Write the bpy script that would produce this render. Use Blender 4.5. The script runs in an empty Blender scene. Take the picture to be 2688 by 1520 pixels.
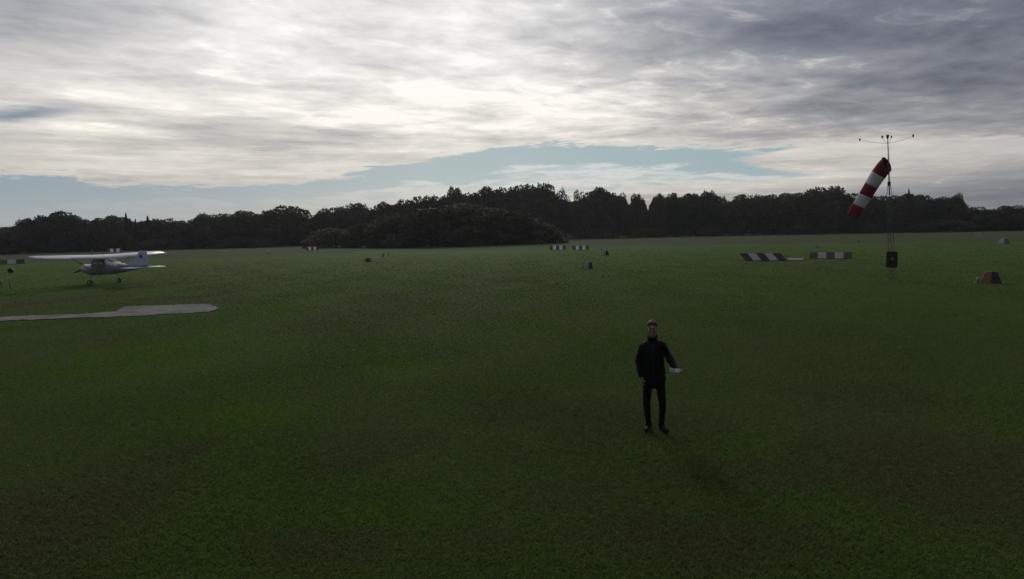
import bpy, bmesh, math, random
import numpy as np
from mathutils import Vector, Matrix

# ------------------------------------------------------------------ camera
SC = bpy.context.scene
COL = SC.collection
F_PX, PITCH, ROLL, CAM_H = 1700.0, math.atan(152 / 1700.0), 0.0235, 3.3
cF = Vector((0, math.cos(PITCH), -math.sin(PITCH)))
_R0 = Vector((1, 0, 0)); _U0 = Vector((0, math.sin(PITCH), math.cos(PITCH)))
cU = _U0 * math.cos(ROLL) + _R0 * math.sin(ROLL)
cR = _R0 * math.cos(ROLL) - _U0 * math.sin(ROLL)
cam_d = bpy.data.cameras.new("camera")
cam = bpy.data.objects.new("camera", cam_d); COL.objects.link(cam)
M = Matrix((cR, cU, -cF)).transposed().to_4x4(); M.translation = Vector((0, 0, CAM_H))
cam.matrix_world = M
cam_d.sensor_width = 36; cam_d.lens = 36 * F_PX / 2688
cam_d.clip_start = 0.1; cam_d.clip_end = 20000
SC.camera = cam

def ray(px, py):
    return (cF * F_PX + cR * (px - 1344) - cU * (py - 760)).normalized()

def G(px, py, z=0.0):
    d = ray(px, py); t = (z - CAM_H) / d.z
    return Vector((0, 0, CAM_H)) + d * t

def height_at(px, py, dist):
    """height above the ground of what shows at this pixel when it stands dist metres away"""
    d = ray(px, py); k = dist / math.hypot(d.x, d.y)
    return CAM_H + d.z * k, Vector((d.x * k, d.y * k, 0))

def azel(px, py):
    d = ray(px, py)
    return math.atan2(d.x, d.y), math.asin(d.z)

# ------------------------------------------------------------------ exposure, sky, sun
SC.view_settings.view_transform = 'Standard'
SC.view_settings.look = 'None'
SC.view_settings.gamma = 1.0
SC.view_settings.use_curve_mapping = False
SC.view_settings.exposure = 0.0
SC.render.filter_size = 2.6
SUN_EL, SUN_AZ = math.radians(24.0), math.radians(-8.0)

class NT:
    """tiny writer of shader math"""
    def __init__(s, nt): s.nt = nt
    def node(s, t): return s.nt.nodes.new(t)
    def put(s, sock, v):
        if isinstance(v, bpy.types.NodeSocket): s.nt.links.new(v, sock)
        else: sock.default_value = v
    def m(s, op, a, b=0.0, c=0.0, clamp=False):
        n = s.node('ShaderNodeMath'); n.operation = op; n.use_clamp = clamp
        s.put(n.inputs[0], a)
        if op not in ('SQRT', 'ABSOLUTE', 'EXPONENT', 'SINE', 'COSINE'): s.put(n.inputs[1], b)
        if op in ('MULTIPLY_ADD',): s.put(n.inputs[2], c)
        return n.outputs[0]
    def add(s, a, b): return s.m('ADD', a, b)
    def sub(s, a, b): return s.m('SUBTRACT', a, b)
    def mul(s, a, b): return s.m('MULTIPLY', a, b)
    def div(s, a, b): return s.m('DIVIDE', a, b)
    def step(s, x, lo, hi, a=0.0, b=1.0):
        n = s.node('ShaderNodeMapRange'); n.interpolation_type = 'SMOOTHSTEP'
        s.put(n.inputs['Value'], x)
        n.inputs['From Min'].default_value = lo; n.inputs['From Max'].default_value = hi
        n.inputs['To Min'].default_value = a; n.inputs['To Max'].default_value = b
        return n.outputs['Result']
    def xyz(s, v):
        n = s.node('ShaderNodeSeparateXYZ'); s.put(n.inputs[0], v); return n.outputs
    def vec(s, x, y, z=0.0):
        n = s.node('ShaderNodeCombineXYZ')
        for i, v in enumerate((x, y, z)): s.put(n.inputs[i], v)
        return n.outputs[0]
    def noise(s, v, scale, detail=4.0, rough=0.5, dist=0.0, dim='3D'):
        n = s.node('ShaderNodeTexNoise'); n.noise_dimensions = dim
        if v is not None: s.put(n.inputs['Vector'], v)
        n.inputs['Scale'].default_value = scale; n.inputs['Detail'].default_value = detail
        n.inputs['Roughness'].default_value = rough; n.inputs['Distortion'].default_value = dist
        return n.outputs['Fac']
    def mix(s, f, a, b, mode='MIX'):
        n = s.node('ShaderNodeMix'); n.data_type = 'RGBA'; n.blend_type = mode
        s.put(n.inputs[0], f)
        for i, v in ((6, a), (7, b)):
            if isinstance(v, (tuple, list)) and len(v) == 3: v = (*v, 1)
            s.put(n.inputs[i], v)
        return n.outputs[2]
    def scale(s, colr, f):
        n = s.node('ShaderNodeVectorMath'); n.operation = 'SCALE'
        if isinstance(colr, (tuple, list)): n.inputs[0].default_value = colr[:3]
        else: s.put(n.inputs[0], colr)
        s.put(n.inputs[3], f); return n.outputs[0]
    def ramp(s, f, stops):
        n = s.node('ShaderNodeValToRGB'); s.put(n.inputs[0], f)
        e = n.color_ramp.elements
        while len(e) < len(stops): e.new(0.5)
        for i, (p, c) in enumerate(stops): e[i].position = p; e[i].color = (*c, 1)
        return n.outputs[0]
    def curve(s, f, pts, smooth=True):
        """f in 0..1 through points"""
        n = s.node('ShaderNodeFloatCurve'); s.put(n.inputs['Value'], f)
        c = n.mapping.curves[0]
        while len(c.points) < len(pts): c.points.new(0.5, 0.5)
        for i, (x, y) in enumerate(pts):
            c.points[i].location = (x, y); c.points[i].handle_type = 'AUTO' if smooth else 'VECTOR'
        n.mapping.update(); return n.outputs[0]

def build_sky():
    w = bpy.data.worlds.new("World"); SC.world = w; w.use_nodes = True
    nt = w.node_tree; nt.nodes.clear(); X = NT(nt)
    out = X.node('ShaderNodeOutputWorld'); bg = X.node('ShaderNodeBackground')
    bg.inputs['Strength'].default_value = 0.1
    nt.links.new(bg.outputs[0], out.inputs[0])
    sky = X.node('ShaderNodeTexSky'); sky.sky_type = 'NISHITA'; sky.sun_disc = False
    sky.sun_elevation = SUN_EL; sky.sun_rotation = SUN_AZ
    sky.air_density = 1.0; sky.dust_density = 0.6; sky.ozone_density = 2.0
    tc = X.node('ShaderNodeTexCoord')
    d = X.xyz(tc.outputs['Generated'])
    az = X.m('ARCTAN2', d[0], d[1]); el = X.m('ARCSINE', d[2])
    zz = X.m('MAXIMUM', X.add(d[2], 0.045), 0.02)
    u = X.div(d[0], zz); v = X.div(d[1], zz)
    # cloud sheet seen in perspective, combed by the wind
    a = math.radians(28)
    uu = X.add(X.mul(u, math.cos(a)), X.mul(v, math.sin(a)))
    vv = X.sub(X.mul(v, math.cos(a)), X.mul(u, math.sin(a)))
    P = X.vec(X.mul(uu, 0.75), X.mul(vv, 1.0), 3.7)
    n_big = X.noise(P, 0.55, 5, 0.55, 0.5)
    n_mid = X.noise(P, 1.9, 7, 0.56, 0.35)
    n_fin = X.noise(P, 6.5, 6, 0.60, 0.5)
    # angular noise for the thin bands low down
    A = X.vec(X.mul(az, 3.2), X.mul(el, 22.0), 1.3)
    n_low = X.noise(A, 1.6, 7, 0.6, 0.35)
    # glow of the hidden sun and the bright and dull parts of the cloud sheet
    def blob(px, py, sx, sy, amp):
        a0, e0 = azel(px, py); sx /= F_PX; sy /= F_PX
        q = X.add(X.m('POWER', X.m('ABSOLUTE', X.div(X.sub(az, a0), sx)), 2.0), X.m('POWER', X.m('ABSOLUTE', X.div(X.sub(el, e0), sy)), 2.0))
        return X.mul(X.m('EXPONENT', X.mul(q, -1.0)), amp)
    L = None
    for b in [(1050, -120, 900, 330, .38), (1250, 270, 480, 85, .48), (780, 75, 380, 105, .27), (1260, 60, 260, 120, .20),
              (380, 270, 620, 190, .31), (500, 300, 600, 55, .12), (1620, 330, 430, 110, .18), (1300, 330, 500, 60, .12), (2350, 340, 260, 50, .07), (750, 430, 900, 55, .26), (2200, 440, 420, 60, .30),
              (2000, 270, 500, 120, .10), (60, 250, 300, 90, .14), (1700, 500, 420, 32, .34), (2500, 330, 200, 60, .06), (650, 372, 260, 22, -.10), (1900, 90, 330, 80, -.07), (2450, 60, 500, 160, -.07), (2560, 480, 330, 45, -.05), (2600, 330, 150, 120, -.04), (1480, 130, 200, 60, .10), (700, 345, 300, 30, -.08)]:
        t = blob(*b); L = t if L is None else X.add(L, t)
    L = X.add(L, 0.205)
    L = X.add(L, X.step(el, 0.5, 1.1, 0.0, 0.40))  # unseen sky overhead, brightened to put more light on level ground
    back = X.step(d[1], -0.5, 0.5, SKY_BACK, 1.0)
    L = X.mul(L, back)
    tex = X.add(X.add(X.mul(X.sub(n_big, 0.5), 0.9), X.mul(X.sub(n_mid, 0.5), 1.9)), X.mul(X.sub(n_fin, 0.5), 0.75))
    B = X.vec(X.add(X.mul(az, 9.0), X.mul(el, 6.0)), X.mul(el, 30.0), 5.1)
    n_puff = X.noise(B, 1.1, 5, 0.58, 0.6)
    n_band = X.noise(X.vec(X.mul(az, 2.0), X.mul(el, 60.0), 2.2), 1.0, 5, 0.6, 0.3)
    tex = X.add(tex, X.mul(X.sub(n_puff, 0.5), 0.85))
    lowfade = X.step(el, 0.05, 0.2, 0.3, 1.0)
    tex = X.mul(tex, X.step(az, -0.5, 0.35, 0.56, 0.88))
    tex = X.add(X.mul(tex, lowfade), X.mul(X.sub(n_low, 0.5), X.step(el, 0.12, 0.22, 0.75, 0.1)))
    # thin bright rims where the sheet breaks up
    rim = X.m('POWER', X.step(X.add(X.mul(n_mid, 0.6), X.mul(n_fin, 0.4)), 0.53, 0.70), 1.5)
    L = X.mul(L, X.m('MAXIMUM', X.add(1.0, tex), 0.35))
    L = X.add(L, X.mul(X.mul(rim, lowfade), 0.20))
    L = X.add(L, X.mul(X.mul(X.step(n_puff, 0.60, 0.74), X.step(az, -0.1, 0.2)), 0.16))
    L = X.mul(L, X.add(1.0, X.mul(X.sub(n_band, 0.5), X.step(el, 0.14, 0.24, 0.9, 0.1))))
    cloud = X.ramp(L, [(0.0, (0.0, 0.0, 0.0)), (0.16, (0.148, 0.166, 0.212)), (0.32, (0.292, 0.308, 0.352)), (0.6, (0.585, 0.580, 0.590)), (1.0, (1.0, 0.985, 0.965))])
    warm = X.step(el, 0.06, 0.32, 1.0, 0.0)
    cloud = X.mix(X.mul(warm, 0.75), cloud, X.mix(1.0, cloud, (1.06, 1.0, 0.87), 'MULTIPLY'))
    # clear band low over the wood: under the torn lower edge of the sheet
    AZ0, AZ1, EL1 = -0.75, 0.75, 0.25
    def cp(px, py):
        a_, e_ = azel(px, py); return ((a_ - AZ0) / (AZ1 - AZ0), e_ / EL1)
    x01 = X.m('DIVIDE', X.sub(az, AZ0), AZ1 - AZ0, clamp=True)
    edge = X.mul(X.curve(x01, [(0.0, cp(0, 470)[1])] + [cp(*p) for p in [(20, 462), (190, 457), (225, 482), (520, 484), (800, 480), (960, 446), (1130, 412), (1300, 386), (1500, 382), (1900, 388), (2050, 386), (2300, 380), (2650, 380)]] + [(1.0, .3)]), EL1)
    wob = X.add(X.mul(X.sub(n_low, 0.5), 0.030), X.mul(X.sub(X.noise(A, 6.0, 8, 0.72), 0.5), 0.042))
    hem = X.add(X.sub(edge, el), wob)
    below = X.step(hem, -0.001, 0.005)
    lip = X.mul(X.mul(X.step(hem, -0.014, -0.001), X.step(hem, 0.028, 0.006)), 0.42)
    cloud = X.mix(lip, cloud, (0.80, 0.765, 0.69))
    # right-hand end of the clear band, with a tongue of cloud
    e01 = X.m('DIVIDE', el, EL1, clamp=True)
    pts = [(2688, 598), (2680, 560), (1560, 522), (1640, 500), (1850, 486), (2120, 462), (2080, 452), (1960, 430), (1935, 418), (2010, 404), (2060, 392), (2150, 380)]
    cur = sorted([(azel(*p)[1] / EL1, (azel(*p)[0] - AZ0) / (AZ1 - AZ0)) for p in pts])
    redge = X.add(X.mul(X.curve(e01, cur), AZ1 - AZ0), AZ0)
    inside = X.step(X.add(X.sub(redge, az), X.mul(wob, 3.0)), -0.02, 0.025)
    gap = X.mul(below, inside)
    clear = X.mix(X.step(az, -0.5, 0.1), (0.225, 0.295, 0.365), (0.275, 0.380, 0.415))
    nish = X.scale(sky.outputs[0], 0.1)
    clear = X.mix(0.12, clear, nish)
    # pale cloud banks sitting on the horizon
    top = X.mul(X.curve(x01, [(0.0, cp(0, 540)[1])] + [cp(*p) for p in [(20, 540), (300, 515), (480, 506), (700, 520), (900, 505), (1000, 492), (1080, 470), (1180, 478), (1250, 470), (1370, 440), (1520, 428), (1700, 434), (1900, 450), (2100, 470), (2650, 520)]] + [(1.0, .2)]), EL1)
    n_pf = X.noise(A, 5.5, 6, 0.6, 0.6)
    lump = X.add(X.mul(X.sub(X.noise(A, 3.0, 7, 0.62), 0.5), 0.060), X.mul(X.sub(n_low, 0.5), 0.02))
    body_ = X.step(X.add(X.sub(top, el), lump), -0.001, 0.006)
    bank = X.mul(X.add(X.mul(body_, 0.78), X.mul(X.step(X.sub(top, el), -0.004, 0.040), 0.2)), X.step(n_pf, 0.36, 0.58, 0.30, 1.0))
    hz = X.step(el, 0.085, 0.01, 0.0, 0.5)
    bankc = X.mix(X.step(el, 0.02, 0.10), (0.62, 0.57, 0.49), (0.72, 0.74, 0.72))
    bankc = X.mix(X.step(az, -0.1, -0.6), bankc, (0.43, 0.455, 0.46))
    clear = X.mix(X.m('MAXIMUM', bank, hz), clear, bankc)
    col = X.mix(gap, cloud, clear)
    # small dark rift at the left
    a0, e0 = azel(40, 300)
    q = X.add(X.m('POWER', X.m('ABSOLUTE', X.div(X.sub(az, a0), 0.065)), 2.0), X.m('POWER', X.m('ABSOLUTE', X.div(X.add(X.sub(X.sub(el, e0), X.mul(X.sub(az, a0), 0.16)), X.mul(wob, 0.4)), 0.0085)), 2.0))
    col = X.mix(X.mul(X.m('EXPONENT', X.mul(q, -1.0)), 0.95), col, (0.22, 0.27, 0.34))
    # below the horizon: dull ground tone
    col = X.mix(X.step(d[2], -0.01, 0.0), (0.05, 0.055, 0.045), col)
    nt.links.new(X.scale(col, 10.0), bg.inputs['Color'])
    w.cycles.sampling_method = 'MANUAL'; w.cycles.sample_map_resolution = 1024

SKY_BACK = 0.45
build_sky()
sd = bpy.data.lights.new("sun", 'SUN'); sd.energy = 1.0; sd.angle = math.radians(12); sd.color = (1.0, 0.95, 0.88)
so = bpy.data.objects.new("sun", sd); COL.objects.link(so)
sdir = Vector((math.sin(SUN_AZ) * math.cos(SUN_EL), math.cos(SUN_AZ) * math.cos(SUN_EL), math.sin(SUN_EL)))
so.rotation_euler = sdir.to_track_quat('Z', 'Y').to_euler()

# ------------------------------------------------------------------ helpers
def tag(o, label=None, cat=None, group=None, kind=None):
    if label: o['label'] = label
    if cat: o['category'] = cat
    if group: o['group'] = group
    if kind: o['kind'] = kind
    return o

def empty(name, loc, rz=0.0, label=None, cat=None, group=None):
    o = bpy.data.objects.new(name, None); COL.objects.link(o)
    o.empty_display_size = 0.2
    o.location = loc; o.rotation_euler = (0, 0, rz)
    return tag(o, label, cat, group)

def obj(name, me, mats, parent=None, smooth=False):
    if isinstance(me, bmesh.types.BMesh):
        bm = me; me = bpy.data.meshes.new(name); bm.to_mesh(me); bm.free()
    for m_ in (mats if isinstance(mats, (list, tuple)) else [mats]): me.materials.append(m_)
    if smooth: me.polygons.foreach_set('use_smooth', [True] * len(me.polygons))
    o = bpy.data.objects.new(name, me); COL.objects.link(o)
    if parent: o.parent = parent
    return o

def mesh_np(name, V, Fq, n):
    """V (N,3) floats, Fq flat loop indices, n = corners per face"""
    me = bpy.data.meshes.new(name)
    nf = len(Fq) // n
    me.vertices.add(len(V)); me.vertices.foreach_set('co', np.asarray(V, np.float32).ravel())
    me.loops.add(len(Fq)); me.loops.foreach_set('vertex_index', np.asarray(Fq, np.int32))
    me.polygons.add(nf); me.polygons.foreach_set('loop_start', np.arange(0, nf * n, n, dtype=np.int32))
    me.update(calc_edges=True)
    return me

def box(bm, c, s, rot=None, mi=0):
    r = bmesh.ops.create_cube(bm, size=1.0)
    m_ = Matrix.Translation(c) @ (rot.to_4x4() if rot else Matrix()) @ Matrix.Diagonal((*s, 1))
    bmesh.ops.transform(bm, matrix=m_, verts=r['verts'])
    for f in {f for v in r['verts'] for f in v.link_faces}: f.material_index = mi
    return r['verts']

def tube(bm, pts, rad, seg=8, mi=0, cap=True):
    """tube along points; rad number or list"""
    pts = [Vector(p) for p in pts]
    if not isinstance(rad, (list, tuple)): rad = [rad] * len(pts)
    rings = []
    up = Vector((0, 0, 1))
    for i, p in enumerate(pts):
        t = (pts[min(i + 1, len(pts) - 1)] - pts[max(i - 1, 0)]).normalized()
        s = t.cross(up)
        if s.length < 1e-3: s = t.cross(Vector((1, 0, 0)))
        s.normalize(); w = s.cross(t)
        rings.append([bm.verts.new(p + (s * math.cos(k * 2 * math.pi / seg) + w * math.sin(k * 2 * math.pi / seg)) * rad[i]) for k in range(seg)])
    for a, b in zip(rings, rings[1:]):
        for k in range(seg):
            bm.faces.new((a[k], a[(k + 1) % seg], b[(k + 1) % seg], b[k])).material_index = mi
    if cap:
        bm.faces.new(rings[0][::-1]).material_index = mi; bm.faces.new(rings[-1]).material_index = mi

def loft(bm, rings, mi=0, cap=True, closed=True):
    vs = [[bm.verts.new(p) for p in r] for r in rings]
    n = len(vs[0])
    for a, b in zip(vs, vs[1:]):
        for k in range(n if closed else n - 1):
            bm.faces.new((a[k], a[(k + 1) % n], b[(k + 1) % n], b[k])).material_index = mi
    if cap:
        bm.faces.new(vs[0][::-1]).material_index = mi; bm.faces.new(vs[-1]).material_index = mi
    return vs

def ellipsoid(bm, c, r, rot=None, u=16, v=10):
    q = bmesh.ops.create_uvsphere(bm, u_segments=u, v_segments=v, radius=1)
    bmesh.ops.transform(bm, matrix=Matrix.Translation(c) @ (rot.to_4x4() if rot else Matrix()) @ Matrix.Diagonal((*r, 1)), verts=q['verts'])

def mat(name, c, rough=0.6, spec=0.3, var=0.15, vscale=6.0, bump=0.0, bscale=40.0, metal=0.0, coat=0.0, c2=None):
    m_ = bpy.data.materials.new(name); m_.use_nodes = True
    nt = m_.node_tree; X = NT(nt); b = nt.nodes['Principled BSDF']
    tc = X.node('ShaderNodeTexCoord').outputs['Object']
    n = X.noise(tc, vscale, 5, 0.6)
    c2 = c2 or tuple(k * (1 - var * 2) for k in c)
    nt.links.new(X.mix(X.step(n, 0.3, 0.7), c2, c), b.inputs['Base Color'])
    nt.links.new(X.m('MULTIPLY_ADD', n, 0.2, rough - 0.1), b.inputs['Roughness'])
    b.inputs['Specular IOR Level'].default_value = spec; b.inputs['Metallic'].default_value = metal
    b.inputs['Coat Weight'].default_value = coat
    if bump:
        bn = X.node('ShaderNodeBump'); bn.inputs['Strength'].default_value = bump; bn.inputs['Distance'].default_value = 0.01
        nt.links.new(X.noise(tc, bscale, 4, 0.6), bn.inputs['Height']); nt.links.new(bn.outputs[0], b.inputs['Normal'])
    return m_

# ------------------------------------------------------------------ the field
def ell(px, py, rx, ry):
    c = G(px, py); far = G(px, max(py - ry, 640)); near = G(px, py + ry); sd_ = G(px + rx, py)
    return ((near.x + far.x) / 2, (near.y + far.y) / 2, abs(sd_.x - c.x), abs(far.y - near.y) / 2)

DRY = [(150, 1400, 340, 170, .8), (1560, 1110, 330, 75, .55), (2450, 1270, 420, 240, .8), (2250, 1040, 260, 60, .6), (2000, 1250, 300, 60, .6), (960, 830, 160, 50, .5), (480, 1195, 80, 45, .7), (1000, 1190, 150, 70, .6),
       (860, 1440, 220, 60, .7), (110, 795, 150, 22, .7), (490, 788, 110, 16, .8), (1850, 1420, 420, 90, .75), (1500, 1300, 200, 50, .4), (1300, 1420, 120, 40, .5), (2150, 930, 220, 30, .35),
       (640, 700, 90, 12, .5), (1330, 730, 160, 12, .45)]
LUSH = [(480, 940, 300, 75, 1.), (660, 1090, 170, 45, 1.), (1090, 980, 190, 28, .8), (760, 815, 80, 35, .8), (250, 1010, 250, 50, .5), (1500, 860, 260, 40, .4), (2300, 800, 300, 60, .3), (1000, 1350, 260, 60, .5)]

def grass_material(name, blade):
    m_ = bpy.data.materials.new(name); m_.use_nodes = True
    nt = m_.node_tree; X = NT(nt); b = nt.nodes['Principled BSDF']
    geo = X.node('ShaderNodeNewGeometry'); p = X.xyz(geo.outputs['Position'])
    P = X.vec(p[0], p[1], 0.0)
    nb = X.noise(P, 0.055, 4, 0.55, 0.3); nm = X.noise(P, 0.45, 5, 0.6, 0.3); nf = X.noise(P, 9.0, 4, 0.65)
    wob = X.add(X.mul(X.sub(nm, 0.5), 2.6), X.mul(X.sub(nf, 0.5), 0.9))
    def acc(lst):
        t = None
        for (px, py, rx, ry, s) in lst:
            cx, cy, ax, ay = ell(px, py, rx, ry)
            q = X.m('SQRT', X.add(X.m('POWER', X.m('ABSOLUTE', X.div(X.sub(p[0], cx), ax)), 2.0), X.m('POWER', X.m('ABSOLUTE', X.div(X.sub(p[1], cy), ay)), 2.0)))
            k = X.step(X.add(q, wob), 1.45, 0.15, 0.0, s)
            t = k if t is None else X.m('MAXIMUM', t, k)
        return t
    dist = X.m('SQRT', X.add(X.mul(p[0], p[0]), X.mul(p[1], p[1])))
    dry = X.m('MAXIMUM', acc(DRY), X.mul(X.step(X.add(nb, X.mul(X.sub(nm, 0.5), 0.5)), 0.50, 0.72), 0.5))
    lush = acc(LUSH)
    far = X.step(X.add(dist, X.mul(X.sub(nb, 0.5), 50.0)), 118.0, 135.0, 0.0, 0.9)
    g = X.mix(X.step(nm, 0.3, 0.7), (0.092, 0.160, 0.034), (0.116, 0.186, 0.042))
    g = X.mix(lush, g, (0.112, 0.215, 0.020))
    g = X.mix(dry, g, (0.128, 0.120, 0.062))
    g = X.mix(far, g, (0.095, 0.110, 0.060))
    g = X.mix(1.0, g, X.ramp(nf, [(0.25, (0.72, 0.72, 0.72)), (0.75, (1.22, 1.22, 1.2))]), 'MULTIPLY')
    if not blade:
        n3 = X.noise(P, 30.0, 3, 0.7)
        g = X.mix(1.0, g, X.ramp(n3, [(0.3, (0.6, 0.6, 0.6)), (0.7, (1.3, 1.3, 1.3))]), 'MULTIPLY')
        bn = X.node('ShaderNodeBump'); bn.inputs['Strength'].default_value = 1.0; bn.inputs['Distance'].default_value = 0.05
        nt.links.new(X.add(n3, X.mul(nf, 2.0)), bn.inputs['Height']); nt.links.new(bn.outputs[0], b.inputs['Normal'])
        g = X.mix(X.step(dist, 8.0, 75.0, 0.6, 0.0), g, (0.045, 0.055, 0.022))   # soil and thatch between the blades
        g = X.mix(1.0, g, (0.78, 0.78, 0.78), 'MULTIPLY')
        nt.links.new(g, b.inputs['Base Color'])
        b.inputs['Roughness'].default_value = 0.9; b.inputs['Specular IOR Level'].default_value = 0.03
    else:
        r = X.node('ShaderNodeNewGeometry').outputs['Random Per Island']
        g = X.mix(1.0, g, X.ramp(r, [(0.0, (0.82, 0.84, 0.82)), (0.85, (1.08, 1.08, 1.03)), (1.0, (1.3, 1.25, 1.1))]), 'MULTIPLY')
        nt.links.new(g, b.inputs['Base Color'])
        b.inputs['Roughness'].default_value = 0.7; b.inputs['Specular IOR Level'].default_value = 0.06
        tr = X.node('ShaderNodeBsdfTranslucent'); nt.links.new(g, tr.inputs[0])
        mx = X.node('ShaderNodeMixShader'); mx.inputs[0].default_value = 0.35
        nt.links.new(b.outputs[0], mx.inputs[1]); nt.links.new(tr.outputs[0], mx.inputs[2])
        nt.links.new(mx.outputs[0], nt.nodes['Material Output'].inputs[0])
    return m_

def build_ground():
    rng = np.random.default_rng(3)
    ys = np.concatenate([np.arange(-40, 90, 1.0), np.geomspace(90, 3000, 60)])
    xs = np.concatenate([-np.geomspace(60, 3000, 40)[::-1], np.arange(-59, 60, 1.0), np.geomspace(60, 3000, 40)])
    Xg, Yg = np.meshgrid(xs, ys)
    V = np.stack([Xg.ravel(), Yg.ravel(), np.zeros(Xg.size)], 1)
    nx, ny = len(xs), len(ys)
    i = (np.arange(ny - 1)[:, None] * nx + np.arange(nx - 1)[None]).ravel()
    Fq = np.stack([i, i + 1, i + nx + 1, i + nx], 1).ravel()
    o = obj('ground', mesh_np('ground', V, Fq, 4), grass_material('turf', False))
    tag(o, 'mown green airfield with worn brown patches', kind='structure')
    # blades
    N = 680000
    D = 4.2 * (110 / 4.2) ** rng.random(N)
    D = D[rng.random(N) > np.clip((D - 45) / 65, 0, 1)]; N = len(D)
    A_ = (rng.random(N) * 2 - 1) * 0.78
    x = D * np.tan(A_); y = D
    # loose tufts: part of the blades gather round random centres
    k = rng.random(N) < 0.45; j_ = rng.integers(0, N, N); order = np.argsort(D); 
    idx = np.arange(N); near_ = np.empty(N, int); near_[order] = order[(idx // 5) * 5]
    sel = k & (np.abs(x - x[near_]) < 0.25)
    x = np.where(sel, x[near_] + rng.normal(size=N) * 0.03, x); y = np.where(sel, y[near_] + rng.normal(size=N) * 0.03, y)
    h = (0.018 + 0.022 * rng.random(N) ** 1.6) * (1 + 0.3 * np.sin(x * 0.9 + 1.3 * np.sin(y * 0.6)))
    wd = 0.0035 + 0.0011 * D * (0.4 + rng.random(N) * 0.6)
    th = rng.random(N) * 6.283; ln = h * (0.3 + 1.2 * rng.random(N)); lt = rng.random(N) * 6.283
    V = np.zeros((N, 3, 3), np.float32)
    V[:, 0, 0] = x - np.cos(th) * wd; V[:, 0, 1] = y - np.sin(th) * wd
    V[:, 1, 0] = x + np.cos(th) * wd; V[:, 1, 1] = y + np.sin(th) * wd
    V[:, 2, 0] = x + np.cos(lt) * ln; V[:, 2, 1] = y + np.sin(lt) * ln; V[:, 2, 2] = h
    # keep the concrete free
    me = mesh_np('grass', V.reshape(-1, 3), np.arange(N * 3), 3)
    g = obj('grass', me, grass_material('grass_blades', True))
    tag(g, 'short green grass growing over the near field', 'grass', kind='stuff')

build_ground()

# concrete pad and the thin path that runs out of frame
def build_path():
    m_ = mat('concrete', (0.20, 0.195, 0.18), 0.9, 0.1, 0.24, 0.9, 0.7, 25)
    nt = m_.node_tree; X = NT(nt); pb = nt.nodes['Principled BSDF']; src = pb.inputs['Base Color'].links[0].from_socket
    P_ = X.node('ShaderNodeNewGeometry').outputs['Position']; q = X.xyz(P_)
    wobble = X.mul(X.sub(X.noise(P_, 1.2, 4), 0.5), 0.25)
    fr = X.m('ABSOLUTE', X.sub(X.m('FRACT', X.div(X.add(q[0], wobble), 2.4)), 0.5))
    crack = X.step(fr, 0.0, 0.022, 0.35, 1.0)
    moss = X.step(X.noise(P_, 2.5, 5, 0.65), 0.52, 0.68)
    c_ = X.mix(moss, X.mix(crack, (0.03, 0.035, 0.02), src), (0.085, 0.10, 0.055))
    nt.links.new(c_, pb.inputs['Base Color'])
    px = [(-260, 843), (0, 833), (212, 826), (305, 819), (330, 806), (440, 802.5), (548, 799.5), (576, 812), (545, 820), (460, 825), (302, 833), (150, 838), (0, 844), (-260, 856)]
    pts = []
    random.seed(4)
    g_ = [G(*p) for p in px]
    for a, b in zip(g_, g_[1:] + g_[:1]):
        for k in range(14):
            p = a.lerp(b, k / 14) + Vector((random.uniform(-.10, .10), random.uniform(-.16, .16), 0)); pts.append(p)
    bm = bmesh.new()
    top = [bm.verts.new((p.x, p.y, 0.035)) for p in pts]; bot = [bm.verts.new((p.x, p.y, -0.1)) for p in pts]
    bm.faces.new(top); bm.faces.new(bot[::-1])
    for i in range(len(top)):
        j = (i + 1) % len(top); bm.faces.new((bot[i], bot[j], top[j], top[i]))
    bmesh.ops.recalc_face_normals(bm, faces=bm.faces)
    bmesh.ops.triangulate(bm, faces=bm.faces)
    tag(obj('concrete_path', bm, m_), 'pale concrete pad narrowing to a thin path left of it', kind='structure')
build_path()

# ------------------------------------------------------------------ the wood
def foliage_mat(name, c1, c2, trans=0.25):
    m_ = bpy.data.materials.new(name); m_.use_nodes = True
    nt = m_.node_tree; X = NT(nt); b = nt.nodes['Principled BSDF']
    geo = X.node('ShaderNodeNewGeometry'); oi = X.node('ShaderNodeObjectInfo')
    n = X.noise(geo.outputs['Position'], 0.35, 3, 0.6)
    f = X.add(X.mul(geo.outputs['Random Per Island'], 0.4), X.add(X.mul(n, 0.6), X.mul(X.sub(oi.outputs['Random'], 0.5), 0.5)))
    c = X.mix(X.step(f, 0.15, 0.95), c1, c2)
    nt.links.new(c, b.inputs['Base Color']); b.inputs['Roughness'].default_value = 0.7; b.inputs['Specular IOR Level'].default_value = 0.15
    tr = X.node('ShaderNodeBsdfTranslucent'); nt.links.new(c, tr.inputs[0])
    mx = X.node('ShaderNodeMixShader'); mx.inputs[0].default_value = trans
    nt.links.new(b.outputs[0], mx.inputs[1]); nt.links.new(tr.outputs[0], mx.inputs[2])
    nt.links.new(mx.outputs[0], nt.nodes['Material Output'].inputs[0])
    return m_

FM = foliage_mat('leaves', (0.050, 0.060, 0.036), (0.105, 0.115, 0.062))
FB = foliage_mat('turning_leaves', (0.070, 0.062, 0.038), (0.12, 0.105, 0.06))
FC = foliage_mat('needles', (0.020, 0.030, 0.022), (0.040, 0.055, 0.035), 0.1)
BARK = mat('bark', (0.07, 0.058, 0.045), 0.9, 0.1, 0.2, 3, 0.6, 10)

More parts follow.
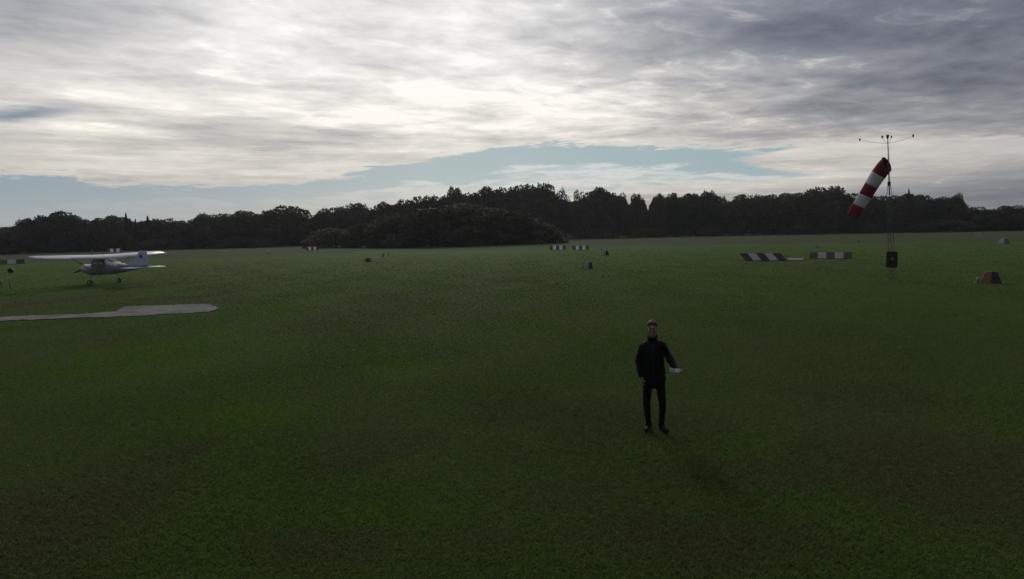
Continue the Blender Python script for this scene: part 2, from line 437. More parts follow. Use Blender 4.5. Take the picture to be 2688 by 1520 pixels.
def quads(centers, size, rng, flat=0.0):
    n = len(centers)
    a = rng.normal(size=(n, 3)); a /= np.linalg.norm(a, axis=1)[:, None]
    b = rng.normal(size=(n, 3)); b -= (a * b).sum(1)[:, None] * a; b /= np.linalg.norm(b, axis=1)[:, None]
    s = size * (0.5 + rng.random(n))[:, None]
    V = np.stack([centers - a * s, centers - b * s * 0.6, centers + a * s, centers + b * s * 0.6], 1)
    return V.reshape(-1, 3)

def crown_mesh(seed, kind):
    rng = np.random.default_rng(seed); C = []
    if kind == 'conifer':
        for _ in range(2600):
            t = rng.random() ** 0.8; r = 0.5 * (1 - t) ** 0.9 * (0.75 + 0.25 * math.cos(t * 60)) + 0.02
            a = rng.random() * 6.283; q = r * math.sqrt(0.25 + 0.75 * rng.random())
            C.append((q * math.cos(a), q * math.sin(a), 0.08 + 0.92 * t - 0.08 * q))
        C = np.array(C); size = 0.028
    else:
        nl, per, size = {'round': (26, 210, 0.030), 'tall': (24, 200, 0.028), 'sparse': (20, 80, 0.024), 'bush': (26, 420, 0.021)}[kind]
        for i in range(nl):
            z = (i + 0.5) / nl
            if kind == 'bush': prof = math.sqrt(max(0.03, 1 - z * z)); z0 = z * 0.9
            elif kind == 'tall': prof = math.sin(math.pi * (0.16 + 0.80 * z)) ** 0.6; z0 = 0.12 + z * 0.82
            else: prof = math.sin(math.pi * (0.20 + 0.74 * z)) ** 0.7; z0 = 0.16 + z * 0.76
            a = i * 2.4 + rng.random(); r = (0.20 + 0.20 * rng.random()) * prof
            lr = (0.13 + 0.08 * rng.random()) * (0.75 if kind == 'sparse' else 1)
            c = np.array((r * 1.3 * math.cos(a), r * 1.3 * math.sin(a), min(z0, 1 - lr * 0.62)))
            d = rng.normal(size=(per, 3)); d /= np.linalg.norm(d, axis=1)[:, None]
            rr = lr * (0.55 + 0.5 * rng.random(per) ** 0.5)[:, None]
            C.append(c + d * rr * np.array((1, 1, 0.72)))
        # small sprays that break the outline
        C = np.concatenate(C)
        top = C[rng.integers(0, len(C), 260)]; top = top + rng.normal(size=top.shape) * 0.02 + np.array((0, 0, 0.012))
        C = np.concatenate([C, top]); C[:, 2] = np.clip(C[:, 2], 0.02, 1.03)
    V = quads(C, size, rng)
    return mesh_np('crown', V, np.arange(len(V)), 4)

def trunk_mesh(seed, kind):
    rnd = random.Random(seed); bm = bmesh.new()
    r = 0.022
    tube(bm, [(0, 0, -0.01), (0.004, 0, 0.2), (-0.006, 0.004, 0.5), (0.004, 0, 0.86 if kind != 'bush' else 0.55)], [r * 1.3, r, r * 0.7, r * 0.2], 7)
    for i in range(7 if kind != 'conifer' else 10):
        z = 0.22 + 0.08 * i; a = i * 2.4 + rnd.random(); l = (0.30 - 0.02 * i)
        up = 0.22 if kind != 'conifer' else -0.02
        tube(bm, [(0, 0, z), (l * .5 * math.cos(a), l * .5 * math.sin(a), z + up * .45), (l * math.cos(a), l * math.sin(a), z + up)], [r * .45, r * .28, r * .1], 5)
    me = bpy.data.meshes.new('trunk'); bm.to_mesh(me); bm.free(); me.materials.append(BARK)
    return me

CROWNS = {}
for kd, n, fm in (('round', 5, FM), ('tall', 4, FM), ('sparse', 3, FM), ('conifer', 2, FC), ('bush', 4, FM)):
    CROWNS[kd] = []
    for i in range(n):
        c = crown_mesh(100 + i * 7 + len(kd), kd); c.materials.append(fm)
        CROWNS[kd].append((c, trunk_mesh(i + 9, kd)))
cb = crown_mesh(77, 'bush'); cb.materials.append(FB)
CROWNS['brown'] = [(cb, trunk_mesh(3, 'bush'))]

def base_y(px):
    return np.interp(px, [0, 400, 600, 800, 1300, 1470, 1500, 1900, 2300, 2688], [664, 656, 651, 645, 632, 624, 622, 616.5, 611, 604.5])

_cnt = {}
def tree(px, top, wpx, kind, label, by=None, group='trees along the far edge of the airfield', back=4.0, fat=1.62):
    g = G(px, by if by else base_y(px)); dist = math.hypot(g.x, g.y)
    if not by: dist = min(max(dist, 170), 250) + back
    h, p = height_at(px, top, dist)
    if kind in ('conifer', 'sparse'): fat = 1.15
    elif wpx <= 46 and kind == 'tall': fat = 1.3
    w_ = wpx * fat / F_PX * dist * math.cos(math.atan2(p.x, p.y)) 
    k = _cnt.get(kind, 0); _cnt[kind] = k + 1
    name = {'conifer': 'conifer_tree', 'bush': 'bush', 'brown': 'bush'}.get(kind, 'broadleaf_tree')
    t = empty(name, p, random.Random(int(px * 7 + top)).random() * 6.28, label, 'bush' if name == 'bush' else 'tree', group)
    c, tr = CROWNS[kind][k % len(CROWNS[kind])]
    for nm, me in (('crown', c), ('trunk', tr)):
        o = bpy.data.objects.new(nm, me); COL.objects.link(o); o.parent = t
        o.scale = (w_, w_, h)
    return t, dist

TREES = [
 (8, 597, 74, 'round', 'low dark tree cut by the left edge of the photo, leftmost in the wood'),
 (66, 574, 42, 'tall', 'small pointed tree above the left wing tip of the aeroplane'),
 (122, 566, 50, 'round', 'left shoulder of the big dark dome of trees over the left wing'),
 (158, 557, 66, 'round', 'tall rounded tree topping the dark dome above the left wing'),
 (204, 575, 50, 'round', 'rounded tree falling away on the right side of the dark dome'),
 (243, 580, 44, 'round', 'small ragged tree just right of the dip behind the cabin'),
 (286, 568, 58, 'round', 'broad ragged tree behind the aeroplane between the dip and the spire'),
 (330, 560, 26, 'conifer', 'sharp spire-topped conifer behind the aeroplane tailcone, tallest of three spires'),
 (355, 576, 22, 'conifer', 'shortest narrow conifer between two taller spires behind the aeroplane'),
 (387, 568, 34, 'conifer', 'broad-based conifer directly above the aeroplane tail fin'),
 (426, 575, 58, 'round', 'low rounded tree directly right of the spires above the right wing tip'),
 (478, 581, 60, 'round', 'lowest flat-topped tree right of the aeroplane'),
 (538, 563, 56, 'round', 'rounded tree above the right end of the concrete pad'),
 (590, 562, 50, 'tall', 'middle-height tree right of the one above the concrete pad'),
 (642, 555, 62, 'round', 'rounded tree two crowns left of the large round dome'),
 (690, 563, 46, 'round', 'low tree tucked against the left of the large round dome'),
 (750, 543, 88, 'round', 'large solitary round dome standing above the left half of the treeline'),
 (803, 566, 50, 'round', 'low tree in the dip right of the large round dome'),
 (850, 549, 44, 'tall', 'tree rising from the dip above the brown bush, left of its neighbours'),
 (888, 545, 42, 'round', 'tree directly above the low brown bush'),
 (938, 536, 54, 'round', 'pointed rounded tree up and right of the low brown bush'),
 (984, 552, 40, 'round', 'small tree in the notch right of the pointed rounded tree'),
 (1012, 532, 50, 'tall', 'grey-green tree at the foot of the long rise to the wood top'),
 (1062, 527, 56, 'round', 'rounded tree low on the long rise to the wood top'),
 (1118, 517, 62, 'round', 'broad tree halfway up the long rise to the wood top'),
 (1160, 516, 46, 'round', 'tree directly left of the narrow tower-like tree'),
 (1194, 492, 42, 'tall', 'narrow tower-like tree standing above its neighbours left of the wood top'),
 (1238, 509, 46, 'round', 'low tree in the gap right of the tower-like tree'),
 (1286, 494, 56, 'round', 'rounded tree at the left shoulder of the wood top'),
 (1334, 494, 56, 'round', 'second crown of the wood top, above the big front thicket'),
 (1384, 487, 62, 'round', 'highest dense crown of the wood, above the right of the thicket'),
 (1430, 484, 46, 'round', 'dense crown ending the wood top beside the see-through trees'),
 (1474, 494, 46, 'sparse', 'first see-through tree where bright sky shows between branches'),
 (1520, 498, 52, 'sparse', 'second see-through tree with thin open branches on the wood top'),
 (1574, 494, 60, 'tall', 'rounded airy crown between the see-through trees'),
 (1622, 502, 52, 'sparse', 'thin tree on the falling slope left of the two sky notches'),
 (1672, 511, 38, 'tall', 'narrow tree between the two sky notches above the standing person'),
 (1728, 510, 36, 'tall', 'narrow pointed tree just right of the second sky notch'),
 (1766, 507, 30, 'tall', 'thin upright tree in the row of narrow ones right of the notch'),
 (1816, 510, 50, 'round', 'broad low tree right of the narrow upright ones'),
 (1864, 503, 40, 'round', 'small knob-topped tree left of the deep V-shaped notch'),
 (1893, 518, 32, 'round', 'low crown sloping into the deep V-shaped notch'),
 (1950, 513, 60, 'round', 'rounded crown right of the deep V-shaped notch'),
 (2008, 513, 58, 'round', 'flat-topped crown above the black and white marker'),
 (2070, 509, 60, 'round', 'crown left of the right-hand hump of the wood'),
 (2122, 500, 56, 'round', 'left side of the right-hand hump of the wood'),
 (2174, 492, 74, 'round', 'highest crown of the right-hand hump, left of the windsock tip'),
 (2230, 509, 46, 'round', 'crown partly behind the lower white band of the windsock'),
 (2290, 515, 52, 'round', 'low crown between the windsock and its mast'),
 (2340, 514, 50, 'tall', 'tree directly behind the windsock mast'),
 (2386, 497, 24, 'conifer', 'small sharp conifer tip just right of the windsock mast'),
 (2420, 513, 46, 'round', 'crown right of the small conifer tip beside the mast'),
 (2458, 522, 40, 'round', 'low crown in the dip before the last tall pair on the right'),
 (2490, 517, 44, 'round', 'rounded crown left of the thin pole-like tree at the right'),
 (2516, 508, 20, 'tall', 'thin pole-like tree standing at the right end of the high wood'),
 (2550, 545, 58, 'round', 'low tree just right of the thin pole-like one'),
 (2596, 551, 56, 'round', 'lowest tree in the last dip of the wood at the right'),
 (2648, 541, 58, 'round', 'rounded tree rising again near the right edge of the photo'),
 (2694, 546, 56, 'round', 'tree cut by the right edge of the photo'),
]
for a in TREES: tree(*a)
gt = 'overgrown thicket that juts out of the wood'
for a in [
 (880, 598, 112, 'brown', 'low olive-brown bush at the left foot of the thicket'),
 (962, 584, 100, 'bush', 'dark bush between the olive-brown one and the big thicket'),
 (1040, 560, 130, 'bush', 'left mound of the big thicket rising above the grass'),
 (1130, 545, 160, 'bush', 'second mound of the big thicket, below the tower-like tree'),
 (1225, 535, 170, 'bush', 'tallest middle mound of the big thicket'),
 (1322, 545, 160, 'bush', 'right-hand mound of the big thicket before it slopes down'),
 (1402, 582, 110, 'bush', 'low mound on the right slope of the thicket'),
 (1452, 611, 48, 'bush', 'smallest bush at the right tip of the thicket')]:
    tree(*a, by=float(np.interp(a[0], [880, 1130, 1452], [650, 648, 638])), group=gt, fat=1.3)
gu = 'small bushes at the foot of the wood'
for a in [(1866, 594, 40, 'bush', 'small bush at the wood foot left of the black and white marker'), (1700, 598, 60, 'bush', 'low bush at the wood foot above the standing person'),
          (1560, 600, 80, 'bush', 'low bush at the wood foot right of the thicket tip'), (2110, 592, 60, 'bush', 'low bush at the wood foot above the red and white marker'),
          (2285, 588, 34, 'bush', 'low bush at the wood foot left of the mast'), (2480, 575, 90, 'bush', 'low wide bush at the wood foot right of the mast'),
          (420, 628, 70, 'bush', 'low bush at the wood foot just right of the tail fin'), (640, 622, 90, 'bush', 'low wide bush at the wood foot below the large round dome')]:
    tree(*a, group=gu, back=-5)

def build_mass():
    """the dark inside of the wood behind the edge trees"""
    rng = np.random.default_rng(8); C = []
    prof = sorted([(a[0], a[1]) for a in TREES]); fx = [p[0] for p in prof]; fy = [p[1] for p in prof]
    n = 90000
    px = rng.uniform(-250, 2950, n)
    by = base_y(px); ty = np.interp(px, fx, fy)
    notch = np.zeros(n)
    for c, w_, dp in ((1912, 16, 40), (1700, 9, 34), (1652, 9, 26), (1497, 45, 22), (218, 14, 15), (980, 10, 5)): notch += dp * np.exp(-((px - c) / w_) ** 2)
    t = rng.random(n)
    yy = by + (ty + 13 + notch - by) * t ** 0.8
    for i in range(n):
        g = G(px[i], by[i]); dist = min(max(math.hypot(g.x, g.y), 170), 250) + 9 + 14 * rng.random()
        h, p = height_at(px[i], yy[i], dist); C.append((p.x, p.y, max(h, 0.2)))
    V = quads(np.array(C), 0.9, rng)
    o = obj('undergrowth', mesh_np('undergrowth', V, np.arange(len(V)), 4), FM)
    tag(o, 'dark leafy interior of the wood behind the edge trees', 'undergrowth', kind='stuff')
build_mass()

# ------------------------------------------------------------------ aeroplane
def build_aeroplane():
    white = mat('white_aircraft_paint', (0.66, 0.67, 0.70), 0.32, 0.5, 0.05, 1.5, coat=0.3)
    lower = mat('blue_grey_shaded_side', (0.21, 0.24, 0.32), 0.35, 0.5, 0.08, 1.5, coat=0.3)  # bluish tint, with the shade on the fuselage sides put into the colour
    finm = mat('pale_blue_shaded_fin', (0.52, 0.55, 0.68), 0.35, 0.5, 0.05, 1.5, coat=0.3)  # bluish tint of the fin, its shading mixed into the colour
    glass = mat('tinted_glass', (0.02, 0.025, 0.03), 0.08, 0.8, 0.1)
    dark = mat('dark_emblem', (0.05, 0.06, 0.12), 0.5)
    rubber = mat('tyre_rubber', (0.02, 0.02, 0.02), 0.85, 0.2)
    metal = mat('bare_metal', (0.45, 0.45, 0.46), 0.35, 0.5, metal=0.8)
    wl, wr = G(241.6, 750), G(305.8, 746)
    c = Vector((-31.5, 50.0, 0)); th = 0.42
    A = empty('light_aeroplane', (c.x, c.y, 0), math.pi - th, 'white high-wing single-engined aeroplane parked on the grass, seen from behind its left side', 'aeroplane')
    A.scale = (0.92, 0.92, 0.92)
    # local: x forward, y left, z up; origin under the main wheels
    def sec(x, zc, w, hh, e=2.6, n=24, taper=0.0):
        r = []
        for k in range(n):
            a = 2 * math.pi * k / n; ca, sa = math.cos(a), math.sin(a)
            yy = math.copysign(abs(ca) ** (2 / e), ca) * w / 2; z_ = math.copysign(abs(sa) ** (2 / e), sa) * hh / 2
            yy *= 1 - taper * max(0, z_ / (hh / 2))
            r.append((x, yy, zc + z_))
        return r
    S = [(2.45, 1.28, .30, .36), (2.38, 1.28, .70, .55), (2.1, 1.27, .95, .78), (1.5, 1.22, 1.06, .92), (1.15, 1.22, 1.10, .98), (0.85, 1.30, 1.12, 1.16), (0.55, 1.46, 1.12, 1.42), (0.2, 1.50, 1.12, 1.46), (-0.6, 1.50, 1.10, 1.42),
         (-1.1, 1.46, 1.02, 1.30), (-1.6, 1.40, .88, 1.06), (-2.2, 1.36, .70, .82), (-3.2, 1.38, .48, .58), (-4.4, 1.44, .26, .38), (-5.3, 1.50, .08, .24)]
    bm = bmesh.new()
    loft(bm, [sec(x, z, w, h, 2.8, taper=(.18 if -1.3 < x < .9 else 0.05)) for x, z, w, h in S])
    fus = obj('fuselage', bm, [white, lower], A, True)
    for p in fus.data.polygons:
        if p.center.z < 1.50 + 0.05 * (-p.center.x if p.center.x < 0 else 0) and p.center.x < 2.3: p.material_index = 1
    # windows, set a few millimetres proud
    def side(s, pts, name, d=0.004):
        b = bmesh.new(); f = []
        for x, z in pts:
            # width of the cabin at this height
            i = max(j for j in range(len(S)) if S[j][0] >= x - 1e-6); j = min(i + 1, len(S) - 1)
            t = 0 if i == j else (S[i][0] - x) / (S[i][0] - S[j][0])
            zc, w, hh = [S[i][q] * (1 - t) + S[j][q] * t for q in (1, 2, 3)]
            zr = max(-0.98, min(0.98, (z - zc) / (hh / 2)))
            yy = (w / 2) * (1 - abs(zr) ** 2.8) ** (1 / 2.8) * (1 - .18 * max(0, zr))
            f.append((x, s * (yy + 0.05), z))
        v = [b.verts.new(p) for p in f]; fc = b.faces.new(v)
        r = bmesh.ops.extrude_face_region(b, geom=[fc])
        bmesh.ops.translate(b, vec=(0, -s * 0.09, 0), verts=[e for e in r['geom'] if isinstance(e, bmesh.types.BMVert)])
        bmesh.ops.recalc_face_normals(b, faces=b.faces)
        return obj(name, b, glass, A)
    for s in (1, -1):
        side(s, [(0.80, 1.42), (0.52, 2.02), (-0.10, 2.05), (-0.10, 1.40)], 'side_window')
        side(s, [(-0.18, 1.40), (-0.18, 2.05), (-0.80, 2.00), (-1.15, 1.50)], 'side_window')
    b = bmesh.new()
    loft(b, [[(0.93, -.46, 1.72), (0.93, .46, 1.72), (0.89, .46, 1.70), (0.89, -.46, 1.70)], [(0.52, -.40, 2.15), (0.52, .40, 2.15), (0.48, .40, 2.12), (0.48, -.40, 2.12)]])
    obj('windscreen', b, glass, A)
    b = bmesh.new()
    loft(b, [[(-1.10, -.34, 2.13), (-1.10, .34, 2.13), (-1.08, .34, 2.05), (-1.08, -.34, 2.05)], [(-1.66, -.28, 1.935), (-1.66, .28, 1.935), (-1.64, .28, 1.86), (-1.64, -.28, 1.86)]])
    obj('rear_window', b, glass, A)
    # wing
    def aero(le, te, y, z, th_):
        ch = le - te; u = [(0, 0), (.03, .4), (.12, .8), (.3, 1), (.6, .72), (1, .04), (.6, -.25), (.3, -.4), (.1, -.38), (.03, -.25)]
        return [(le - ch * a, y, z + 1.5 * th_ * b_ + (.5 - a) * ch * .10) for a, b_ in u]
    b = bmesh.new()
    loft(b, [aero(.40, -.72, 5.5, 2.42, .05), aero(.52, -.84, 5.35, 2.41, .10), aero(.72, -.92, 2.6, 2.29, .14), aero(.72, -.92, .56, 2.22, .15), aero(.72, -.92, -.56, 2.22, .15), aero(.72, -.92, -2.6, 2.29, .14), aero(.52, -.84, -5.35, 2.41, .10), aero(.40, -.72, -5.5, 2.42, .05)])
    bmesh.ops.recalc_face_normals(b, faces=b.faces)
    obj('wing', b, white, A, True)
    for s in (1, -1):
        b = bmesh.new(); tube(b, [(0.15, s * .54, 1.02), (0.05, s * 2.55, 2.25)], 0.045, 8)
        for v in b.verts: v.co.x = (v.co.x - .1) * 1.8 + .1
        obj('wing_strut', b, white, A, True)
        b = bmesh.new(); loft(b, [aero(-.84, -1.06, s * 3.2, 2.315, .02), aero(-.76, -.96, s * 5.2, 2.40, .015)]); bmesh.ops.recalc_face_normals(b, faces=b.faces)
        obj('aileron', b, white, A)
        b = bmesh.new(); tube(b, [(0, s * .45, .95), (-.02, s * .85, .62), (-.02, s * 1.22, .28)], [.055, .045, .035], 8)
        leg = obj('landing_gear_leg', b, white, A, True)
        wheel(A, (-.02, s * 1.28, .21), .21, .15, rubber, metal)
        # tailplane
        b = bmesh.new(); loft(b, [aero(-4.35, -5.0, s * .05, 1.40, .05), aero(-4.62, -5.0, s * 1.70, 1.40, .03)]); bmesh.ops.recalc_face_normals(b, faces=b.faces)
        obj('tailplane', b, white, A, True)
        b = bmesh.new(); loft(b, [aero(-5.01, -5.5, s * .12, 1.40, .03), aero(-5.01, -5.42, s * 1.70, 1.40, .02)]); bmesh.ops.recalc_face_normals(b, faces=b.faces)
        obj('elevator', b, white, A, True)
    # fin, dorsal fillet and rudder
    def slab(pts, w0, w1, name, m_):
        b = bmesh.new(); zs = [p[1] for p in pts]; lo, hi = min(zs), max(zs)
        L_, R_ = [], []
        for x, z in pts:
            w = w0 + (w1 - w0) * (z - lo) / (hi - lo); L_.append(b.verts.new((x, w, z))); R_.append(b.verts.new((x, -w, z)))
        b.faces.new(L_); b.faces.new(R_[::-1])
        for i in range(len(pts)):
            j = (i + 1) % len(pts); b.faces.new((L_[j], L_[i], R_[i], R_[j]))
        bmesh.ops.recalc_face_normals(b, faces=b.faces)
        return obj(name, b, m_, A)
    fin = slab([(-2.7, 1.66), (-3.4, 1.84), (-4.05, 2.12), (-4.62, 2.76), (-5.12, 2.76), (-4.98, 1.60), (-4.4, 1.52)], .05, .03, 'tail_fin', finm)
    slab([(-5.00, 1.50), (-5.13, 2.76), (-5.42, 2.76), (-5.58, 2.0), (-5.42, 1.42)], .03, .02, 'rudder', finm)
    for s in (1, -1):
        b = bmesh.new(); q = bmesh.ops.create_cone(b, cap_ends=True, segments=20, radius1=.17, radius2=.17, depth=.008)
        bmesh.ops.transform(b, matrix=Matrix.Translation((-4.78, s * .046, 2.28)) @ Matrix.Rotation(math.pi / 2, 4, 'X'), verts=q['verts'])
        o = obj('emblem', b, dark, fin)
    # nose gear, spinner, propeller
    b = bmesh.new(); tube(b, [(1.62, 0, .80), (1.66, 0, .33)], .035, 8); tube(b, [(1.66, -.09, .36), (1.66, .09, .36)], .02, 6); tube(b, [(1.66, -.09, .36), (1.68, -.09, .18)], .015, 6); tube(b, [(1.66, .09, .36), (1.68, .09, .18)], .015, 6)
    obj('nose_gear_leg', b, metal, A)
    wheel(A, (1.68, 0, .18), .18, .13, rubber, metal)
    b = bmesh.new(); loft(b, [[(2.46 + x, r * math.cos(a), 1.28 + r * math.sin(a)) for a in [k * math.pi / 8 for k in range(16)]] for x, r in ((0, .16), (.12, .145), (.22, .09), (.28, .02))])
    bmesh.ops.recalc_face_normals(b, faces=b.faces); obj('spinner', b, white, A, True)
    b = bmesh.new()
    for s in (1, -1):
        loft(b, [[(2.52 + t_ * .03 * k1, c_ * (1 if k2 else -1) * .5, 1.28 + s * r) for k1, k2 in ((1, 1), (-1, 1), (-1, 0), (1, 0))] for r, c_, t_ in ((.08, .10, 1), (.4, .15, .7), (.75, .13, .4), (.95, .06, .2))])
    bmesh.ops.rotate(b, cent=(2.52, 0, 1.28), matrix=Matrix.Rotation(math.radians(70), 3, 'X'), verts=b.verts)
    bmesh.ops.recalc_face_normals(b, faces=b.faces); obj('propeller', b, mat('propeller_grey', (.06, .06, .06), .5), A)
    b = bmesh.new(); tube(b, [(-.3, .1, 2.38), (-.42, .1, 2.75)], .008, 5); obj('aerial', b, dark, A); b = bmesh.new(); tube(b, [(-4.9, 0, 2.75), (-5.0, 0, 2.95)], .01, 5); obj('aerial', b, dark, A)

def wheel(A, c, r, w, rubber, metal):
    b = bmesh.new(); n = 24
    prof = [(-w * .35, r * .62), (-w * .5, r * .8), (-w * .36, r * .97), (0, r), (w * .36, r * .97), (w * .5, r * .8), (w * .35, r * .62)]
    rings = [[(pr * math.cos(k * 2 * math.pi / n), yy, pr * math.sin(k * 2 * math.pi / n)) for yy, pr in prof] for k in range(n)]
    loft(b, rings + [rings[0]], cap=False, closed=True); bmesh.ops.remove_doubles(b, verts=b.verts, dist=1e-5); bmesh.ops.recalc_face_normals(b, faces=b.faces)
    wh = empty('wheel', c); wh.parent = A
    obj('tyre', b, rubber, wh, True)
    b = bmesh.new(); q = bmesh.ops.create_cone(b, cap_ends=True, segments=20, radius1=r * .6, radius2=r * .6, depth=w * .6)
    bmesh.ops.rotate(b, cent=(0, 0, 0), matrix=Matrix.Rotation(math.pi / 2, 3, 'X'), verts=b.verts); obj('rim', b, metal, wh)
build_aeroplane()

# ------------------------------------------------------------------ windsock and mast
def build_windsock():
    steel = mat('mast_steel', (0.16, 0.17, 0.16), 0.5, 0.4, 0.2, 4, metal=0.5)
    blackm = mat('black_board', (0.03, 0.027, 0.024), 0.6, 0.3)
    pale = mat('pale_disc', (0.25, 0.25, 0.24), 0.6)
    base = G(2342, 735); dist = math.hypot(base.x, base.y)
    yaw = -math.atan2(base.x, base.y)
    Mt = empty('windsock_mast', (base.x, base.y, 0), yaw, 'slim dark lattice mast with thin top pole and branching sensor arms, holding the windsock', 'mast')
    top, ptop = height_at(2326, 362, dist)
    lean = math.radians(-3.0)
    def L(x, z, y=0): return (x + math.tan(lean) * z, y, z)
    zl = height_at(2335, 480, dist)[0]
    legs = [(-.14, -.08), (.14, -.08), (0, .16)]
    for lx, ly in legs:
        b = bmesh.new(); tube(b, [L(lx, -.05, ly), L(lx, zl * .86, ly), L(lx * .35, zl, ly * .35)], .017, 6); obj('leg', b, steel, Mt)
    b = bmesh.new(); n = 22
    for k in range(n):
        z0, z1 = zl * .86 * k / n, zl * .86 * (k + 1) / n
        for i in range(3):
            a_, c_ = legs[i], legs[(i + 1) % 3]
            if k % 2: a_, c_ = c_, a_
            tube(b, [L(a_[0], z0, a_[1]), L(c_[0], z1, c_[1])], .008, 4)
    obj('bracing', b, steel, Mt)
    b = bmesh.new(); tube(b, [L(0, zl - .7), L(0, top)], [.035, .022], 8); tube(b, [L(.05, zl - .1), L(.05, top - .5)], .008, 5); obj('pole', b, steel, Mt, True)
    b = bmesh.new(); box(b, L(0, zl - .05), (.16, .16, .22)); obj('junction_box', b, blackm, Mt)
    # sensor arms
    b = bmesh.new()
    z = top - .32; s = 1 / (F_PX / dist)
    for (px, py) in ((2253, 367), (2393, 357), (2312, 360), (2336, 358)):
        h, p = height_at(px, py, dist); off = (p - ptop).dot(Vector((math.cos(yaw), math.sin(yaw), 0)))
        base_p = Vector(L(0, z)); tip = Vector((L(0, top)[0] + off, 0, h))
        mid = base_p.lerp(tip, .5) - Vector((0, 0, .06)); tube(b, [base_p, mid, tip], [.010, .008, .006], 5)
    obj('sensor_arm', b, steel, Mt)
    for (px, py, r) in ((2253, 367, .05), (2393, 357, .055), (2312, 360, .055), (2326, 359, .08), (2336, 360, .045)):
        h, p = height_at(px, py, dist); off = (p - ptop).dot(Vector((math.cos(yaw), math.sin(yaw), 0)))
        b = bmesh.new(); tube(b, [(L(0, top)[0] + off, 0, h - r * 1.4), (L(0, top)[0] + off, 0, h + r * 1.2)], [r * .6, r], 8)
        obj('sensor_head', b, blackm, Mt)
    # dark board on the mast
    z0, z1 = height_at(2341, 702, dist)[0], height_at(2341, 660, dist)[0]
    b = bmesh.new(); box(b, L(.02, (z0 + z1) / 2, -.16), (.56, .10, z1 - z0)); bmesh.ops.bevel(b, geom=b.edges[:], offset=.02, segments=2, affect='EDGES')
    bd = obj('equipment_box', b, blackm, Mt)
    b = bmesh.new(); q = bmesh.ops.create_cone(b, cap_ends=True, segments=16, radius1=.085, radius2=.085, depth=.02)
    bmesh.ops.rotate(b, cent=(0, 0, 0), matrix=Matrix.Rotation(math.pi / 2, 3, 'X'), verts=b.verts); bmesh.ops.translate(b, vec=L(.04, (z0 + z1) / 2 + .03, -.215), verts=b.verts)
    obj('dial', b, pale, bd)
    # the sock: five bands, hanging limp to the left
    pts = [(2323, 433), (2304, 450), (2262, 524), (2233, 568)]
    P = []
    for px, py in pts:
        h, p = height_at(px, py, dist); off = (p - ptop).dot(Vector((math.cos(yaw), math.sin(yaw), 0)))
        P.append(Vector((L(0, top)[0] + off, -.12, h)))
    red = mat('red_sock_cloth', (0.27, 0.045, 0.045), 0.8, 0.15, 0.12, 5, 0.4, 12)
    wht = mat('white_sock_cloth', (0.70, 0.71, 0.76), 0.8, 0.15, 0.08, 5, 0.4, 12)
    for m_ in (red, wht):
        nt = m_.node_tree; pb = nt.nodes['Principled BSDF']; tr = nt.nodes.new('ShaderNodeBsdfTranslucent')
        nt.links.new(pb.inputs['Base Color'].links[0].from_socket, tr.inputs[0]); mx = nt.nodes.new('ShaderNodeMixShader'); mx.inputs[0].default_value = .18
        nt.links.new(pb.outputs[0], mx.inputs[1]); nt.links.new(tr.outputs[0], mx.inputs[2]); nt.links.new(mx.outputs[0], nt.nodes['Material Output'].inputs[0])
    S = empty('windsock', (base.x, base.y, 0), yaw, 'red and white striped windsock drooping to the lower left of its mast', 'windsock')
    from mathutils.geometry import interpolate_bezier
    Q = interpolate_bezier(P[0], P[1], P[2], P[3], 101)
    cum = [0]
    for a_, c_ in zip(Q, Q[1:]): cum.append(cum[-1] + (c_ - a_).length)
    def at(t):
        f = float(np.interp(t * cum[-1], cum, range(101))); i = min(int(f), 99)
        return Q[i].lerp(Q[i + 1], f - i)
    e2 = Vector((0, 1, 0))
    def side_(t):
        d_ = (at(min(1, t + .03)) - at(max(0, t - .03))); d_ = d_.normalized().lerp(Vector((-1, 0, -.35)).normalized(), max(0, 1 - t * 4) ** 1.3)
        return d_.normalized().cross(e2).normalized()
    rnd = random.Random(2)
    ph = [rnd.random() * 6.28 for _ in range(4)]
    def ring(t, off=0):
        c_ = at(t); r = .43 - .13 * t; out = []; e1 = side_(t); e2 = Vector((.42 * max(0, 1 - t * 3.5), 1, 0))
        for k in range(40):
            a_ = k * math.pi / 20
            w_ = 1 + t * (.07 * math.sin(3 * a_ + ph[0] + 4 * t) + .05 * math.sin(5 * a_ + ph[1] - 5 * t)) + .015 * math.sin(9 * a_ + 14 * t)
            out.append(c_ + (e1 * math.cos(a_) * (r - off) + e2 * math.sin(a_) * (r - off) * (1 - .15 * t)) * w_)
        return out
    bands = [(0, .2, red), (.2, .41, wht), (.41, .6, red), (.6, .8, wht), (.8, 1, red)]
    for t0, t1, m_ in bands:
        b = bmesh.new(); n = 7
        o_ = [ring(t0 + (t1 - t0) * k / n) for k in range(n + 1)]; i_ = [ring(t0 + (t1 - t0) * k / n, .006) for k in range(n, -1, -1)]
        loft(b, o_ + i_ + [o_[0]], cap=False); bmesh.ops.remove_doubles(b, verts=b.verts, dist=1e-5); bmesh.ops.recalc_face_normals(b, faces=b.faces)
        obj('sock_band', b, m_, S, True)
    # hoop with spokes to the pole
    b = bmesh.new(); hr = ring(0.0, -.012); tube(b, hr + [hr[0]], .018, 6)
    for k in (0, 13, 26): tube(b, [hr[k], P[0] + Vector((.05, .12, .0))], .008, 5)
    obj('hoop', b, steel, S)
build_windsock()

